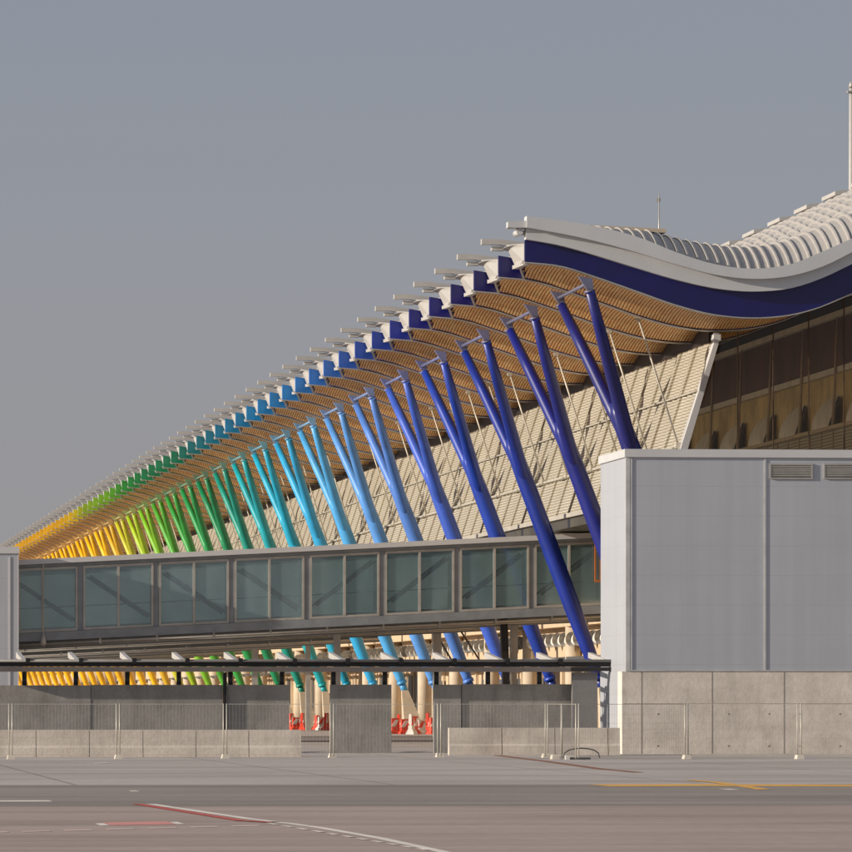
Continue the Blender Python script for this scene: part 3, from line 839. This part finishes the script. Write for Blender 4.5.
# ------------------------------------------------------------------ metal clad block on a concrete plinth (right)
q = at(624.5, 754, 232); XBX = q.x; YBX = gnd(740, 754)[1]
BX = empty('metal_clad_block', (XBX, YBX, 0), 'large grey metal clad block on a cast concrete plinth at the right', 'building')
zp = at(700, 671.5, YBX).z; zc = at(740, 457.5, YBX).z; zr = at(740, 449.5, YBX).z
DB = 7.2; W = 22
XP = at(622, 700, YBX).x - XBX
m = MB(); m.box(0, W, 0, DB, zp + .003, zc - .002); m.box(-.02, 1.0, 1.75, DB - .01, 0, zp); wl = m.build('wall', CLAD, BX)
m = MB(); m.box(-.08, W, -.08, DB + .06, zc, zr); m.build('roof_cap', FASCIA, BX)
m = MB()
m.box(-.035, -.003, -.035, .10, zp + .01, zc - .004); m.box(-.002, .12, -.035, -.003, zp + .01, zc - .004)
for px in (631.2, 765):
    x = at(px, 560, YBX).x - XBX; m.box(x - .035, x + .035, -.03, -.003, zp + .01, zc - .004)
m.box(0.05, W, -.05, -.003, zp + .01, zp + .06)
m.build('corner_trim', m_simple('pale_trim', S(190, 190, 188), .4), BX)
for (xa_, xb_, ya_, yb_) in ((769.5, 812.5, 463.5, 479), (823.5, 866.5, 463.5, 479)):
    a, b = at(xa_, ya_, YBX), at(xb_, yb_, YBX)
    x0, x1, z0, z1_ = a.x - XBX, b.x - XBX, b.z, a.z
    m = MB(); t = .055
    m.box(x0, x1, -.06, -.003, z1_ - t, z1_); m.box(x0, x1, -.06, -.003, z0, z0 + t); m.box(x0, x0 + t, -.059, -.003, z0 + t + .001, z1_ - t - .001); m.box(x1 - t, x1, -.059, -.003, z0 + t + .001, z1_ - t - .001)
    v = m.build('vent', STEEL, BX)
    m = MB(); n = 6
    for j in range(n):
        zz = z0 + t + .04 + (z1_ - z0 - 2 * t - .04) * j / n
        m.hexa([(x0 + t, -.055, zz), (x1 - t, -.055, zz), (x1 - t, -.008, zz + .05), (x0 + t, -.008, zz + .05), (x0 + t, -.055, zz + .02), (x1 - t, -.055, zz + .02), (x1 - t, -.008, zz + .07), (x0 + t, -.008, zz + .07)])
    m.build('vent_blade', STEEL, v)
    m = MB(); m.box(x0 + t, x1 - t, -.007, -.004, z0 + t, z1_ - t); m.build('vent_back', BLACK, v)
m = MB(); m.box(XP, W, -.02, 1.15, 0, zp)
pl = m.build('plinth', CONC, BX)
m = MB()
for px in (641.5, 712, 784, 856):
    x = at(px, 700, YBX).x - XBX; m.box(x - .014, x + .014, -.026, -.019, .02, zp - .01)
for px in (658, 728.5, 769, 800, 840):
    for py in (714, 746):
        x = at(px, py, YBX); m.loft([(x.x - XBX, -.026, x.z), (x.x - XBX, -.015, x.z)], [.035, .035], 8)
m.box(XP + .05, W, -.027, -.019, 1.86, 1.872)
m.build('joint', m_simple('joint_tone', S(146, 136, 122), .9), pl)  # thin darker joint lines and tie holes on the plinth

# ------------------------------------------------------------------ dark concrete walls behind the barriers
YW = gnd(360, 753.2)[1]
def wallseg(x0, x1, ytop, label, yoff=0, mat=CONCD, th=.35, parent=None):
    a = at(x0, ytop, YW + yoff); b = at(x1, ytop, YW + yoff)
    m = MB(); m.box(0, b.x - a.x, 0, th, 0, a.z)
    o = m.build('concrete_wall', mat, None, (a.x, YW + yoff, 0))
    return tag(o, label, 'wall', 'dark concrete walls behind the site fence')
wallseg(-60, 90.7, 685.3, 'dark stained concrete wall below the grey tower, farthest left of the walls')
wallseg(91.2, 222.8, 684.8, 'long dark concrete wall between a black joint and a black post', .02)
wallseg(227.6, 289.3, 684.8, 'dark concrete wall ending at the gap with red barriers', .05)
wallseg(330.5, 391.5, 684.6, 'free standing dark square concrete wall between two gaps', .0)
wallseg(434.0, 461, 684.6, 'narrow dark concrete wall right of the second gap', .0)
wallseg(461.6, 579.5, 684.2, 'mossy topped dark concrete wall behind the right hand barriers', .06)
wallseg(572.5, 597.5, 672.3, 'tall plain grey concrete pier beside the metal clad block', -.5, m_conc('plain_pier_concrete', S(112, 110, 110), S(124, 122, 121), .12))
m = MB(); a = at(223.2, 672, YW - .1); b = at(226.8, 672, YW - .1); m.box(0, b.x - a.x, 0, .15, 0, a.z - .02)
tag(m.build('black_post', BLACK, None, (a.x, YW - .1, 0)), 'narrow black post in the joint of the dark walls', 'post')

# ------------------------------------------------------------------ black canopy rail over the walls
YR = YW - .7
ra = at(-30, 666, YR)
CR = empty('canopy_rail', (ra.x, YR, 0), 'long black and grey canopy rail running above the concrete walls', 'rail')
xe = at(621, 666, YR).x
zz = lambda py: at(300, py, YR).z
m = MB(); m.box(0, xe - ra.x, .05, .35, zz(666.6), zz(661.9)); m.build('beam', BLACK, CR)
m = MB(); m.box(0, xe - ra.x - 1.0, -.02, .3, zz(671.8), zz(666.8)); m.build('lower_channel', m_simple('brown_grey_channel', S(104, 96, 92), .6), CR)
m = MB(); m.loft([(0, -.02, zz(661)), (xe - ra.x - .1, -.02, zz(660.6))], [.055, .055], 8); m.build('top_tube', m_simple('tube_grey', S(112, 110, 108), .5), CR)
for j in range(-1, 13):
    px = 27.5 + 53.2 * j + (1 if j > 4 else 0)
    if px > 618: break
    x = at(px, 660, YR).x - ra.x
    m = MB(); m.box(x - .07, x + .09, -.1, .05, zz(663.8), zz(658.2)); m.build('clamp', BLACK, CR)
    m = MB(); x2 = x - .18; L_ = 6.0; z0 = zz(660.5)
    m.hexa([(x2, .4, z0 - .12), (x2 + .16, .4, z0 - .12), (x2 + .16, L_, z0 + .14), (x2, L_, z0 + .14), (x2, .4, z0 + .02), (x2 + .16, .4, z0 + .02), (x2 + .16, L_, z0 + .36), (x2, L_, z0 + .36)])
    m.build('cantilever_rib', WHITE, CR)
for j in range(-1, 11):
    px = 25 + 51.6 * j
    x = at(px, 680, YR + .7).x - ra.x
    m = MB(); m.box(x - .085, x + .085, 1.14, 1.3, 0, zz(670)); m.box(x - .08, x + .08, .3, 1.13, zz(671.5), zz(668)); m.build('post', BLACK, CR)
m = MB(); m.box(xe - ra.x - 1.9, xe - ra.x, -.06, .4, zz(671.0), zz(667.0)); m.build('end_bracket', BLACK, CR)

# ------------------------------------------------------------------ low precast barriers
YL = gnd(150, 757)[1]; YL2 = gnd(520, 755.3)[1]
def barrier(x0, x1, Y, ytop, label, first=None):
    a, b = at(x0, ytop, Y), at(x1, ytop, Y)
    m = MB(); L = b.x - a.x - .025; h = a.z
    m.prism([(0, 0), (L, 0), (L, h - .03), (L - .03, h), (.03, h), (0, h - .03)], 0, .0001) if False else None
    pr = [(-.16, 0), (.3, 0), (.22, h), (-.05, h), (-.07, h * .42), (-.12, h * .34)]     # YZ section
    n = len(pr); i = 0
    m.v += [(0, y, z) for y, z in pr] + [(L, y, z) for y, z in pr]
    m.f.append(tuple(range(n - 1, -1, -1))); m.f.append(tuple(range(n, 2 * n)))
    for k in range(n):
        q = (k + 1) % n; m.f.append((k, q, n + q, n + k))
    m.sm += [False] * len(m.f)
    o = m.build('concrete_barrier', CONCB, None, (a.x, Y, 0))
    return tag(o, label, 'barrier', 'low precast concrete barriers')
xj = [-16.5, 36.2, 89.5, 143.2, 196.2, 249.0, 301.8]
ORD = ['cut by the left picture edge', 'under the tower corner, second from the left', 'third from the left, right of a fence post', 'fourth from the left, with wavy stains', 'fifth from the left, holding a fence foot in front', 'last before the gap with red barriers']
for j in range(6): barrier(xj[j], xj[j + 1], YL, 729.8, 'low pale concrete barrier ' + ORD[j])
xj = [448.8, 502, 555, 608.2, 620.3]
ORD = ['directly right of the open gap', 'in the middle of the right hand row', 'behind the three grouped fence posts', 'short end piece touching the concrete plinth']
for j in range(4): barrier(xj[j], xj[j + 1], YL2, 727.8, 'low pale concrete barrier ' + ORD[j])

# ------------------------------------------------------------------ wire site fence
def fence(x0, x1, py0, py1, label, feet=True):
    """one mesh panel from pixel x0 to x1 standing on the ground at rows py0/py1"""
    g0 = Vector((*gnd(x0, py0), 0)); g1 = Vector((*gnd(x1, py1), 0))
    d = g1 - g0; L = d.length; rz = math.atan2(d.y, d.x)
    root = empty('mesh_fence', g0, label, 'fence', 'wire mesh fence panels along the apron', rz)
    zb_, zt_ = .12, 1.86
    m = MB(); g = .055
    for x in (g, L - g): m.tube((x, 0, .05), (x, 0, zt_ + .02), .021, 8)
    m.tube((g, 0, zb_), (L - g, 0, zb_), .008, 6); m.tube((g, 0, zt_), (L - g, 0, zt_), .008, 6)
    m.build('frame', STEELL, root)
    m = MB(); x = g + .1
    r = .0017
    while x < L - g:
        m.tube((x, 0, zb_), (x, 0, zt_), r, 3); x += .115
    for z in (.4, .7, 1.0, 1.22, 1.5): m.tube((g, 0, z), (L - g, 0, z), r, 3)
    m.build('wire_mesh', MESHM, root)
    return root
def foot(px, py, label):
    x, y = gnd(px, py)
    m = MB(); h = .14
    m.hexa([(-.12, -.30, 0), (.14, -.30, 0), (.14, .30, 0), (-.12, .30, 0), (-.09, -.26, h), (.11, -.26, h), (.11, .26, h), (-.09, .26, h)])
    o = m.build('fence_foot', m_simple('foot_concrete', S(205, 196, 180), .9), None, (x, y, 0))
    return tag(o, label, 'fence foot', 'concrete feet of the fence')
FX = [-96.5, 10.5, 118, 225, 332, 439.3, 547]
FL = ['wire fence panel cut by the left picture edge', 'wire fence panel over the first stained barriers, second from left', 'wire fence panel between the second and third foot', 'wire fence panel in front of the barrier end and first gap', 'wire fence panel in front of the free standing square wall', 'wire fence panel leading up to the grouped posts']
for j in range(6): fence(FX[j], FX[j + 1], 758.2, 758.2, FL[j])
fence(547.5, 561.5, 757.6, 759.0, 'short slanting wire panel, first of the grouped ones')
fence(562, 576, 758.6, 760.2, 'short slanting wire panel ending at the bent bracket')
fence(577.5, 686, 759.6, 758.6, 'wire fence panel crossing the concrete plinth edge')
fence(686.5, 799, 758.6, 758.8, 'wire fence panel before the plinth between two feet at right')
fence(799.5, 912, 758.8, 758.8, 'wire fence panel cut by the right picture edge')
for px, py, w in ((10.5, 759.3, 'below the grey tower'), (118, 758.8, 'before the third barrier'), (225, 758.4, 'before the fifth barrier'), (332, 757.6, 'at the left side of the square wall'), (439.3, 757.0, 'at the right side of the second gap'),
                  (545.6, 757.6, 'leftmost of the grouped feet'), (554.5, 759.2, 'middle of the grouped feet'), (686.5, 759, 'left of the two before the plinth'), (799, 759, 'right of the two before the plinth')):
    foot(px, py, 'small pale concrete fence foot ' + w)
# bent bracket with its tray
g = gnd(577, 759.5)
BK = empty('bent_bracket', (g[0], g[1], 0), 'bent steel hoop on a small tray by the grouped fence posts', 'bracket')
m = MB(); pts = []
for j in range(9):
    t = math.pi * j / 8; pts.append((-.62 * math.cos(t) * -1 * -1 + .15, 0, .05 + .33 * math.sin(t) ** .7))
m.loft(pts, [.022] * 9, 6); m.build('hoop', DSTEEL, BK)
m = MB(); m.box(-.25, .45, -.1, .1, .0, .07); m.build('tray', DSTEEL, BK)
m = MB(); m.box(-.40, -.255, -.12, .12, 0, .13); m.build('block', WHITP, BK)

# ------------------------------------------------------------------ red and white plastic barriers seen through the gaps
def pbar(px, Y, h, col, rot, label):
    x = at(px, 720, Y).x
    root = empty('plastic_barrier', (x, Y, 0), label, 'plastic barrier', 'red and white plastic barriers at the support feet', rot)
    m = MB(); L = .7; h *= .88
    pr = [(-.26, 0), (.26, 0), (.24, .12), (.12, .32 * h / 1.2), (.07, h), (-.07, h), (-.12, .32 * h / 1.2), (-.24, .12)]
    n = len(pr)
    m.v += [(-L / 2 + (.12 if z > .2 else 0), y, z) for y, z in pr] + [(L / 2 - (.12 if z > .2 else 0), y, z) for y, z in pr]
    m.f.append(tuple(range(n - 1, -1, -1))); m.f.append(tuple(range(n, 2 * n)))
    for k in range(n):
        q = (k + 1) % n; m.f.append((k, q, n + q, n + k))
    m.sm += [False] * len(m.f)
    m.build('shell', col, root)
    m = MB(); oc = WHITP if col is REDP else REDP
    for s_ in (-1, 1):
        y_ = s_ * .115
        m.hexa([(-.3, y_ - .02, h * .45), (-.05, y_ - .02, h * .45), (-.05, y_ + .02, h * .45), (-.3, y_ + .02, h * .45), (.0, y_ * .8 - .02, h * .9), (.2, y_ * .8 - .02, h * .9), (.2, y_ * .8 + .02, h * .9), (.0, y_ * .8 + .02, h * .9)])
    m.build('stripe', oc, root)
PB = [(291, 425, 1.25, REDP, .9, 'red barrier at the left side of the first gap'), (296, 421, .95, REDP, .2, 'low red barrier second in the first gap'), (302.5, 417, 1.3, REDP, 1.2, 'tall red barrier with white stripe left of the pale foot'),
      (317, 425, 1.1, REDP, 1.0, 'dark red barrier right of the pale foot'), (321.5, 418, 1.0, WHITP, .3, 'white barrier with red stripe between two red ones'), (326.5, 415, 1.3, REDP, 1.1, 'red barrier at the right end of the first gap'),
      (395, 372, 1.05, REDP, .3, 'low red barrier at the left end of the second gap'), (399, 374, 1.3, REDP, 1.3, 'narrow red barrier second in the second gap'), (405, 369, 1.0, REDP, .2, 'red barrier behind the striped white one'),
      (411.5, 366, 1.35, WHITP, 1.1, 'large white barrier with red stripe in the second gap'), (415, 367, 1.2, REDP, 1.0, 'tall red barrier beside the large white one'), (421.5, 370, .95, WHITP, .4, 'low white barrier in the second gap'),
      (428, 373, 1.4, REDP, 1.2, 'tallest red barrier near the right end of the second gap'), (433, 368, 1.1, REDP, .6, 'red barrier at the right end of the second gap')]
for a in PB: pbar(*a)
